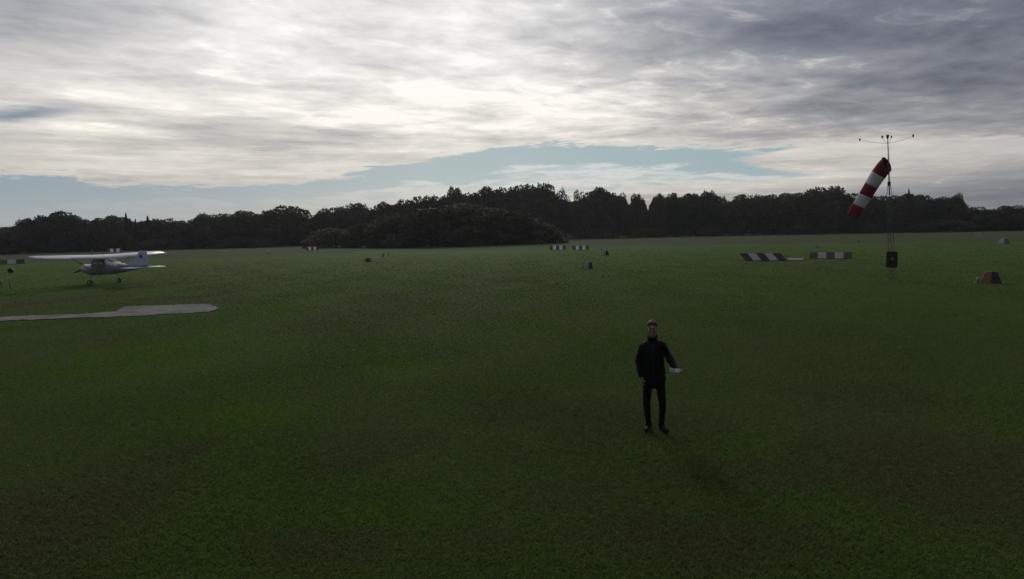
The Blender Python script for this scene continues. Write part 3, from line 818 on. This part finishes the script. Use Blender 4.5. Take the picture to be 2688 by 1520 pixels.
# ------------------------------------------------------------------ person
def capsule(bm, a, b_, ra, rb, seg=14):
    """tapered capsule; ra/rb number or (rx, ry)"""
    a, b_ = Vector(a), Vector(b_); t = (b_ - a)
    ln = t.length; t.normalize()
    ref = Vector((0, 1, 0)) if abs(t.y) < .9 else Vector((1, 0, 0))
    s = ref.cross(t).normalized(); w = t.cross(s)
    ra = ra if isinstance(ra, tuple) else (ra, ra); rb = rb if isinstance(rb, tuple) else (rb, rb)
    rings = []
    def rg(c, rx, ry): return [c + s * math.cos(k * 2 * math.pi / seg) * rx + w * math.sin(k * 2 * math.pi / seg) * ry for k in range(seg)]
    for i in range(5):
        q = (math.pi / 2) * (1 - (i + .35) / 5); m_ = min(ra)
        rings.append(rg(a - t * m_ * math.sin(q), ra[0] * math.cos(q), ra[1] * math.cos(q)))
    for i in range(5):
        f = i / 4; rings.append(rg(a.lerp(b_, f), ra[0] + (rb[0] - ra[0]) * f, ra[1] + (rb[1] - ra[1]) * f))
    for i in range(5):
        q = (math.pi / 2) * ((i + .65) / 5); m_ = min(rb)
        rings.append(rg(b_ + t * m_ * math.sin(q), rb[0] * math.cos(q), rb[1] * math.cos(q)))
    loft(bm, rings)

def remeshed(name, bm, voxel, m_, parent, smooth=6, wrinkle=0.0):
    bmesh.ops.recalc_face_normals(bm, faces=bm.faces)
    o = obj(name, bm, m_, None)
    r = o.modifiers.new('r', 'REMESH'); r.mode = 'VOXEL'; r.voxel_size = voxel; r.use_smooth_shade = True
    s = o.modifiers.new('s', 'SMOOTH'); s.factor = .5; s.iterations = smooth
    dg = bpy.context.evaluated_depsgraph_get(); me = bpy.data.meshes.new_from_object(o.evaluated_get(dg), depsgraph=dg)
    old = o.data; o.modifiers.clear(); o.data = me; bpy.data.meshes.remove(old)
    if wrinkle:
        from mathutils import noise as N_
        me.update()
        for v in me.vertices:
            c = v.co; k = N_.noise(Vector((c.x * 9, c.y * 9, c.z * 22))) * .6 + N_.noise(Vector((c.x * 25, c.y * 25, c.z * 40))) * .25
            v.co = c + v.normal * k * wrinkle
    me.polygons.foreach_set('use_smooth', [True] * len(me.polygons))
    o.parent = parent
    return o

def build_person():
    foot = G(1722, 1131); yaw = -math.atan2(foot.x, foot.y)
    skin = mat('skin', (0.30, 0.19, 0.14), 0.55, 0.3, 0.06, 20)
    black = mat('black_jacket_cloth', (0.012, 0.012, 0.013), 0.8, 0.15, 0.2, 8, 0.3, 60)
    trou = mat('black_trouser_cloth', (0.014, 0.013, 0.012), 0.85, 0.12, 0.2, 8, 0.3, 60)
    shoe = mat('dark_shoe_leather', (0.02, 0.019, 0.018), 0.8, 0.1); sole = mat('pale_shoe_sole', (.08, .08, .08), .7)
    hairm = mat('short_fair_hair', (0.13, 0.095, 0.055), 0.7, 0.2, 0.25, 60, .5, 120)
    P = empty('person', (foot.x, foot.y, 0), yaw, 'person in a black jacket and black trousers standing on the grass, holding a white object', 'person')
    V = Vector
    sL, eL, wL = V((-.235, .01, 1.465)), V((-.275, .03, 1.17)), V((-.235, -.04, .915))   # image left
    sR, eR, wR = V((.145, .0, 1.48)), V((.215, .03, 1.20)), V((.315, -.13, 1.055))         # image right
    hipL, knL, anL = V((-.115, 0, .90)), V((-.150, -.03, .47)), V((-.118, .03, .085))
    hipR, knR, anR = V((.055, 0, .90)), V((.105, -.04, .47)), V((.090, .02, .085))
    toeL, toeR = V((-.150, -.15, .035)), V((.165, -.13, .035))
    neck = V((-.05, .015, 1.50)); head = V((-.052, -.005, 1.69))
    # body, one surface: torso, limbs, neck, head, hands
    bm = bmesh.new()
    capsule(bm, (-.03, .01, .93), (-.035, .01, 1.12), (.125, .085), (.12, .085)); capsule(bm, (-.035, .01, 1.12), (-.045, .01, 1.34), (.12, .085), (.12, .085))
    capsule(bm, sL + V((.07, 0, -.075)), sR - V((.07, 0, .075)), .048, .048)
    for s, e, w in ((sL, eL, wL), (sR, eR, wR)): capsule(bm, s + V((.02 if s is sL else -.02, 0, -.065)), e, .044, .036); capsule(bm, e, w, .036, .025)
    for h, k, a in ((hipL, knL, anL), (hipR, knR, anR)): capsule(bm, h, k, .066, .045); capsule(bm, k, k.lerp(a, .3), .043, .043); capsule(bm, k.lerp(a, .3), a, .043, .030)
    for a, t in ((anL, toeL), (anR, toeR)): capsule(bm, a + V((0, .02, -.04)), t, .035, .028)
    capsule(bm, neck - V((0, 0, .10)), neck + V((.0, -.005, .11)), .052, .054)
    # head
    ellipsoid(bm, head + V((0, .015, .035)), (.076, .095, .092)); ellipsoid(bm, head + V((0, -.015, -.02)), (.066, .078, .095)); ellipsoid(bm, head + V((0, -.035, -.085)), (.040, .045, .035))
    ellipsoid(bm, head + V((0, -.088, .018)), (.050, .018, .012))                                   # brow
    capsule(bm, head + V((0, -.090, .008)), head + V((0, -.110, -.030)), .009, .014)                    # nose
    ellipsoid(bm, head + V((0, -.085, -.062)), (.024, .014, .007)); ellipsoid(bm, head + V((0, -.083, -.073)), (.021, .014, .007))   # lips
    for s in (1, -1):
        ellipsoid(bm, head + V((s * .078, .012, -.005)), (.010, .020, .032)); ellipsoid(bm, head + V((s * .042, -.066, -.03)), (.022, .020, .022))
        ellipsoid(bm, head + V((s * .030, -.083, .000)), (.013, .010, .007))                       # eyelids
    def hand(w, d, n, th_side, curl, spread=1.0, lens=(.068, .078, .073, .058)):
        """w wrist, d direction of the hand, n palm normal"""
        d = V(d).normalized(); n = V(n).normalized(); sd = d.cross(n).normalized() * th_side
        n = sd.cross(d).normalized() if th_side > 0 else d.cross(sd).normalized()
        if n.dot(V(n)) < 0: n = -n
        capsule(bm, w, w + d * .035, (.026, .020), (.034, .015))
        for i in range(4):
            capsule(bm, w + d * .02 + sd * (.012 - .008 * i) , w + d * .088 + sd * (.030 - .020 * i), .013, .0115)
            k0 = w + d * .090 + sd * (.030 - .020 * i) * spread; L_ = lens[i]; q = d.copy(); p = k0
            for j, fr in enumerate((.45, .32, .23)):
                ang = curl * (j + .6); q = (d * math.cos(ang) + n * math.sin(ang)); p2 = p + q * L_ * fr
                capsule(bm, p, p2, .0095 - .0008 * j, .0088 - .0008 * j, 8); p = p2
        t0 = w + d * .028 + sd * .026; t1 = t0 + (d * .6 + sd * .7 + n * .25).normalized() * .038; t2 = t1 + (d * .85 + sd * .15 + n * .4).normalized() * .030; t3 = t2 + (d * .9 - sd * .1 + n * .35).normalized() * .024
        capsule(bm, t0, t1, .013, .011, 8); capsule(bm, t1, t2, .011, .010, 8); capsule(bm, t2, t3, .010, .008, 8)
        return w + d * .075 + n * .025, d, n, sd
    hand(wL, (.16, -.10, -.98), (.9, .3, .1), 1, .35)
    hc = hand(wR, (.80, -.42, -.25), (.1, .25, .95), -1, .55)
    remeshed('body', bm, .0055, skin, P, 3)
    # hair: short cap over the skull with a fringe line
    bm = bmesh.new()
    ellipsoid(bm, head + V((0, .024, .052)), (.084, .100, .090)); ellipsoid(bm, head + V((0, .055, .0)), (.074, .066, .085)); capsule(bm, head + V((-.035, -.045, .092)), head + V((.035, -.045, .096)), .030, .026)
    hr = remeshed('hair', bm, .006, hairm, P, 2, .012)
    # eyes and brows
    for s in (1, -1):
        bm = bmesh.new(); ellipsoid(bm, head + V((s * .030, -.090, .000)), (.010, .006, .005), u=10, v=8)
        obj('eye', bm, mat('eye', (.05, .04, .035), .2, .5), P, True)
    for s in (1, -1):
        bm = bmesh.new(); capsule(bm, head + V((s * .014, -.104, .022)), head + V((s * .046, -.092, .024)), .006, .004, 8)
        obj('eyebrow', bm, hairm, P, True)
    # jacket
    bm = bmesh.new()
    capsule(bm, (-.02, .01, .86), (-.03, .01, 1.05), (.185, .135), (.175, .130)); capsule(bm, (-.03, .01, 1.05), (-.045, .01, 1.33), (.172, .128), (.165, .122))
    capsule(bm, sL + V((.095, 0, -.065)), sR - V((.095, 0, .065)), .080, .085); capsule(bm, neck + V((-.04, .01, -.045)), sL + V((.06, 0, -.07)), .062, .055); capsule(bm, neck + V((.04, .01, -.045)), sR + V((-.06, 0, -.07)), .062, .055); capsule(bm, neck + V((-.0, .01, -.10)), neck + V((0, .015, .030)), (.12, .10), (.074, .072))
    for s, e, w in ((sL, eL, wL), (sR, eR, wR)):
        capsule(bm, s + V((.030 if s is sL else -.030, 0, -.075)), e, .062, .056); capsule(bm, e, e.lerp(w, .92), .062, .043); capsule(bm, e.lerp(w, .86), e.lerp(w, .95), .047, .046)
    capsule(bm, (-.02, .01, .83), (-.02, .01, .845), (.178, .128), (.178, .128))
    jk = remeshed('jacket', bm, .009, black, P, 5, .014)
    # collar
    bm = bmesh.new(); cc = neck + V((0, .008, .045))
    tube(bm, [cc + V((math.sin(a) * .072, -math.cos(a) * .068 * 1.05, .02 - .025 * math.cos(a))) for a in [math.radians(18 + k * 18) for k in range(19)]], .017, 8)
    obj('collar', bm, black, jk, True)
    bm = bmesh.new(); tube(bm, [(-.048, -.135, 1.44), (-.045, -.150, 1.30), (-.035, -.146, 1.1), (-.025, -.138, .84)], .004, 6); obj('zip', bm, mat('dull_zip', (.06, .06, .06), .4, metal=.7), jk)
    # trousers
    bm = bmesh.new()
    capsule(bm, (-.03, .01, .93), (-.03, .01, .88), (.155, .115), (.165, .12))
    for h, k, a in ((hipL, knL, anL), (hipR, knR, anR)):
        capsule(bm, h, k, .086, .060); capsule(bm, k, a + V((0, 0, .03)), .060, .046); capsule(bm, a + V((0, 0, .05)), a + V((0, 0, -.005)), .048, .052)
    remeshed('trousers', bm, .009, trou, P, 4, .012)
    for a, t in ((anL, toeL), (anR, toeR)):
        bm = bmesh.new(); capsule(bm, a + V((0, .03, -.035)), t + V((0, 0, .012)), .045, .040); capsule(bm, a + V((0, .02, -.02)), a + V((0, .015, .02)), .046, .044)
        for v in bm.verts: v.co.z = max(v.co.z, .012)
        sh = remeshed('shoe', bm, .007, shoe, P, 2)
        bm = bmesh.new(); d = (t - a); d.z = 0; d.normalize(); s_ = V((-d.y, d.x, 0)); c0 = V((a.x, a.y + .03, 0)) - d * .03; ln = (V((t.x, t.y, 0)) - c0).length + .045
        out = [c0 + d * ln * f + s_ * w_ for f, w_ in ((0, .032), (.3, .040), (.7, .048), (.93, .036), (1.02, 0), (.93, -.036), (.7, -.044), (.3, -.036), (0, -.032), (-.05, 0))]
        loft(bm, [[p + V((0, 0, z)) for p in out] for z in (-.005, .016)]); bmesh.ops.recalc_face_normals(bm, faces=bm.faces); obj('sole', bm, sole, sh)
    # the white thing in the hand: folded sheets
    c, d, n, sd = hc
    pm = mat('white_paper', (0.34, 0.37, 0.36), 0.7, .2, .05)
    bm = bmesh.new()
    wc = P.matrix_world
    bpy.context.view_layer.update(); wc = P.matrix_world.copy()
    rot = Matrix((sd, d, n)).transposed()
    box(bm, V((0, 0, 0)), (.15, .10, .006), Matrix.Rotation(.08, 3, 'Y')); box(bm, V((-.035, .02, .012)), (.10, .08, .004), Matrix.Rotation(-.25, 3, 'X')); box(bm, V((.05, -.015, .015)), (.08, .09, .004), Matrix.Rotation(.3, 3, 'Y'))
    bmesh.ops.transform(bm, matrix=wc @ Matrix.Translation(c - d * .02 + V((-.075, -.03, -.012))) @ Matrix.Rotation(-.5, 4, 'Z') @ Matrix.Rotation(.45, 4, 'X'), verts=bm.verts)
    ctr = sum((v.co for v in bm.verts), V()) / len(bm.verts); bmesh.ops.translate(bm, vec=-ctr, verts=bm.verts)
    o = obj('folded_papers', bm, pm); o.location = ctr
    tag(o, 'small white folded papers held out in the standing person\'s hand', 'papers')
build_person()

# ------------------------------------------------------------------ airfield markers
RED = mat('faded_red_paint', (0.075, 0.052, 0.042), 0.6, 0.3, 0.15, 5)
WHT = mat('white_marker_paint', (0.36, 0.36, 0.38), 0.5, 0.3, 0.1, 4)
BLK = mat('black_marker_paint', (0.02, 0.022, 0.022), 0.6, 0.3, 0.15, 5)
ORG = mat('orange_marker_paint', (0.20, 0.085, 0.035), 0.6, 0.3, 0.15, 5)
GRY = mat('pale_grey_paint', (0.26, 0.29, 0.28), 0.6, 0.3, 0.12, 5)
DST = mat('weathered_steel', (0.12, 0.12, 0.11), 0.6, 0.3, 0.2, 5)

def roof_marker(px, py, wpx, hpx, mats, label, rz=0.0, slant=0.0, group='striped roof-shaped field markers'):
    """a long low tent of painted boards on a frame; one board per colour band"""
    g = G(px, py); d = math.hypot(g.x, g.y); s = d / F_PX
    ln, h = wpx * s, hpx * s; dep = max(h * 1.5, .5)
    yaw = -math.atan2(g.x, g.y) + rz
    t = empty('field_marker', (g.x, g.y, 0), yaw, label, 'field marker', group)
    n = len(mats); x0 = -ln / 2; bw = ln / n
    for i, m_ in enumerate(mats):
        b = bmesh.new(); a, c = x0 + i * bw + .008, x0 + (i + 1) * bw - .008; sl = slant * h; o_ = .05
        for s_ in (-1, 1):
            q = [(a, s_ * dep / 2, o_), (c, s_ * dep / 2, o_), (c - sl, 0, h), (a - sl, 0, h)]
            v = [b.verts.new(p) for p in q]; f = b.faces.new(v); r = bmesh.ops.extrude_face_region(b, geom=[f])
            bmesh.ops.translate(b, vec=(0, -s_ * .02, -.02), verts=[e for e in r['geom'] if isinstance(e, bmesh.types.BMVert)])
        bmesh.ops.recalc_face_normals(b, faces=b.faces)
        obj('board', b, m_, t)
    b = bmesh.new()
    for k in range(3):
        x = x0 + .1 + (ln - .2) * k / 2
        tube(b, [(x, -dep / 2 + .05, -.02), (x - slant * h * .9, 0, h - .06), (x, dep / 2 - .05, -.02)], .02, 5)
    for s_ in (-1, 1): tube(b, [(x0 + .1, s_ * (dep / 2 - .05), .03), (-x0 - .1, s_ * (dep / 2 - .05), .03)], .018, 5)
    obj('frame', b, DST, t)
    return t

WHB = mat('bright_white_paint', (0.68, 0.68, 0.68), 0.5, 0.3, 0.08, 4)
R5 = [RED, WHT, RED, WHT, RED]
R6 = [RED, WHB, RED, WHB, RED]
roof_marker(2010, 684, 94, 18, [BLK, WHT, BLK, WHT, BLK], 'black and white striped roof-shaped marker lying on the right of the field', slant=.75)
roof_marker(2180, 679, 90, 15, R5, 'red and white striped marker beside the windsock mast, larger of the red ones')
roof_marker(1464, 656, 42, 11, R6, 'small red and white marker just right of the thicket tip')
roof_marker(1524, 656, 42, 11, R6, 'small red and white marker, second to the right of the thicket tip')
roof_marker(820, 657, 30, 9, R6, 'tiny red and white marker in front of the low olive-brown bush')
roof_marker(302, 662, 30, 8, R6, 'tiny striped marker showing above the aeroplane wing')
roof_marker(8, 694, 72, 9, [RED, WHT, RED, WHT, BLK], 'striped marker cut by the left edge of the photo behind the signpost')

def wedge_marker(px, py, wpx, hpx, m1, m2, label, group='two-tone wedge markers', split=.5):
    """a small A-shaped board marker: one face pale or orange, the next black"""
    g = G(px, py); d = math.hypot(g.x, g.y); s = d / F_PX; w, h = wpx * s, hpx * s
    t = empty('wedge_marker', (g.x, g.y, 0), -math.atan2(g.x, g.y), label, 'field marker', group)
    xs = -w / 2 + w * split
    for a, c, ta, tc_, m_ in ((-w / 2, xs, -w * .30, w * .02, m1), (xs, w / 2, w * .02, w * .30, m2)):
        b = bmesh.new()
        fr = [(a, -w * .22, .02), (c - .004, -w * .34 if m_ is m1 else -w * .22, .02), (tc_ - .004, -.03, h), (ta, .0, h * .93)]
        if m_ is m2: fr = [(a + .004, -w * .34, .02), (c, -w * .2, .02), (tc_, 0, h * .9), (ta + .004, -.03, h)]
        bk = [(p[0], p[1] + .5 * w * (1 - .5 * p[2] / h), p[2]) for p in fr]
        loft(b, [fr, bk]); bmesh.ops.recalc_face_normals(b, faces=b.faces)
        bmesh.ops.bevel(b, geom=b.edges[:], offset=w * .02, segments=1, affect='EDGES')
        obj('board', b, m_, t)
    b = bmesh.new(); box(b, (0, 0, .0), (w * 1.12, w * .7, .05)); obj('base', b, DST, t)
wedge_marker(2601, 743, 38, 25, ORG, BLK, 'orange and black wedge marker near the right edge, nearest of its kind')
wedge_marker(1546, 706, 22, 19, GRY, BLK, 'grey and black wedge marker in the middle of the field')
wedge_marker(1590, 670, 18, 13, GRY, BLK, 'small grey and black wedge marker close to the striped markers')
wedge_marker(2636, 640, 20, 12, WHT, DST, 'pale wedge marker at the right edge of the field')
wedge_marker(2568, 622, 17, 9, GRY, GRY, 'dull pale wedge marker at the foot of the wood on the right')
wedge_marker(2150, 651, 20, 10, mat('tan_paint', (.24, .2, .16), .7), GRY, 'tan wedge marker behind the larger red and white one')

def post_marker(px, py, hpx, rad, label, m_=None, group='small pale marker posts'):
    g = G(px, py); d = math.hypot(g.x, g.y); h = hpx * d / F_PX
    t = empty('marker_post', (g.x, g.y, 0), 0, label, 'marker post', group)
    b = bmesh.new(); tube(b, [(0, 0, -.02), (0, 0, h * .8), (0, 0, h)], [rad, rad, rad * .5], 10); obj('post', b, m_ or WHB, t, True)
    b = bmesh.new(); tube(b, [(0, 0, 0), (0, 0, .05)], [rad * 2.2, rad * 1.9], 12); obj('base', b, DST, t)
    return t
post_marker(704, 667, 10, .12, 'small white post standing alone right of the concrete pad')
post_marker(243, 668, 9, .16, 'faint pale post showing above the middle of the wing', GRY)
post_marker(1579, 657, 8, .12, 'small pale post between striped markers and grey wedge', GRY)
post_marker(2253, 638, 8, .16, 'small pale post left of the windsock mast', GRY)
post_marker(3, 750, 13, .12, 'white post stub cut by the left edge of the photo', GRY)
post_marker(1530, 706, 24, .06, 'thin pale rod standing just left of the grey and black wedge', GRY)
post_marker(2567, 742, 12, .09, 'short grey post just left of the orange marker', GRY)
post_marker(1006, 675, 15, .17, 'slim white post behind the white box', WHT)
post_marker(1019, 672, 10, .07, 'thinnest grey rod right of the slim white post', GRY)

def white_box():
    g = G(990, 689); t = empty('equipment_box', (g.x, g.y, 0), .2, 'white box with grey lid standing on the grass below the thicket', 'box')
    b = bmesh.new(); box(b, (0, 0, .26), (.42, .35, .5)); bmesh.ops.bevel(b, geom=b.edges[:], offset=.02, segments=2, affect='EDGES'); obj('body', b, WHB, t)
    b = bmesh.new(); box(b, (0, 0, .535), (.46, .39, .045)); bmesh.ops.bevel(b, geom=b.edges[:], offset=.012, segments=2, affect='EDGES'); obj('lid', b, GRY, t)
    g = G(962, 691); t = empty('trestle', (g.x, g.y, 0), .1, 'low pale trestle with a brown board, left of the white box', 'trestle')
    b = bmesh.new(); box(b, (.22, 0, .34), (.62, .05, .46)); obj('board', b, mat('brown_board', (.12, .085, .055), .8), t)
    for x0, x1 in ((-.38, -.16), (.52, .46)):
        b = bmesh.new(); tube(b, [(x0, -.12, -.02), (x1, 0, .56), (x0, .14, -.02)], .03, 6); obj('leg', b, GRY, t)
    b = bmesh.new(); tube(b, [(-.18, 0, .575), (.50, 0, .575)], .03, 6); obj('crossbar', b, GRY, t)
    g = G(2088, 684); t = empty('ground_panel', (g.x, g.y, 0), -.45, 'low pale panel lying on the grass between two striped markers', 'panel')
    b = bmesh.new(); box(b, (0, 0, .13), (1.3, .5, .05), Matrix.Rotation(.35, 3, 'X')); obj('board', b, GRY, t)
    b = bmesh.new()
    for x in (-.5, .5): tube(b, [(x, .16, -.02), (x, .16, .17)], .02, 6)
    obj('leg', b, DST, t)
    # signpost at the left edge
    g = G(26, 758); t = empty('signpost', (g.x, g.y, 0), .55, 'pale post with a small dark disc at the left edge of the field', 'signpost')
    b = bmesh.new(); tube(b, [(0, 0, -.02), (.02, 0, .95)], .045, 8); obj('post', b, GRY, t, True)
    b = bmesh.new(); tube(b, [(.02, 0, .95), (.10, 0, 1.25)], .02, 8); obj('neck', b, DST, t)
    b = bmesh.new(); q = bmesh.ops.create_cone(b, cap_ends=True, segments=20, radius1=.19, radius2=.17, depth=.12)
    bmesh.ops.rotate(b, cent=(0, 0, 0), matrix=Matrix.Rotation(math.pi / 2, 3, 'X'), verts=b.verts); bmesh.ops.translate(b, vec=(.14, -.03, 1.32), verts=b.verts); obj('disc', b, BLK, t)
white_box()

# ------------------------------------------------------------------ air
def build_haze():
    b = bmesh.new(); box(b, (0, 1000, 22), (6600, 6600, 46))
    m_ = bpy.data.materials.new('haze_air'); m_.use_nodes = True; nt = m_.node_tree; nt.nodes.clear()
    v = nt.nodes.new('ShaderNodeVolumePrincipled'); o = nt.nodes.new('ShaderNodeOutputMaterial')
    v.inputs['Color'].default_value = (0.9, 0.93, 0.97, 1); v.inputs['Density'].default_value = 0.00014; v.inputs['Anisotropy'].default_value = 0.35
    nt.links.new(v.outputs[0], o.inputs['Volume'])
    tag(obj('haze', b, m_), kind='stuff')
build_haze()
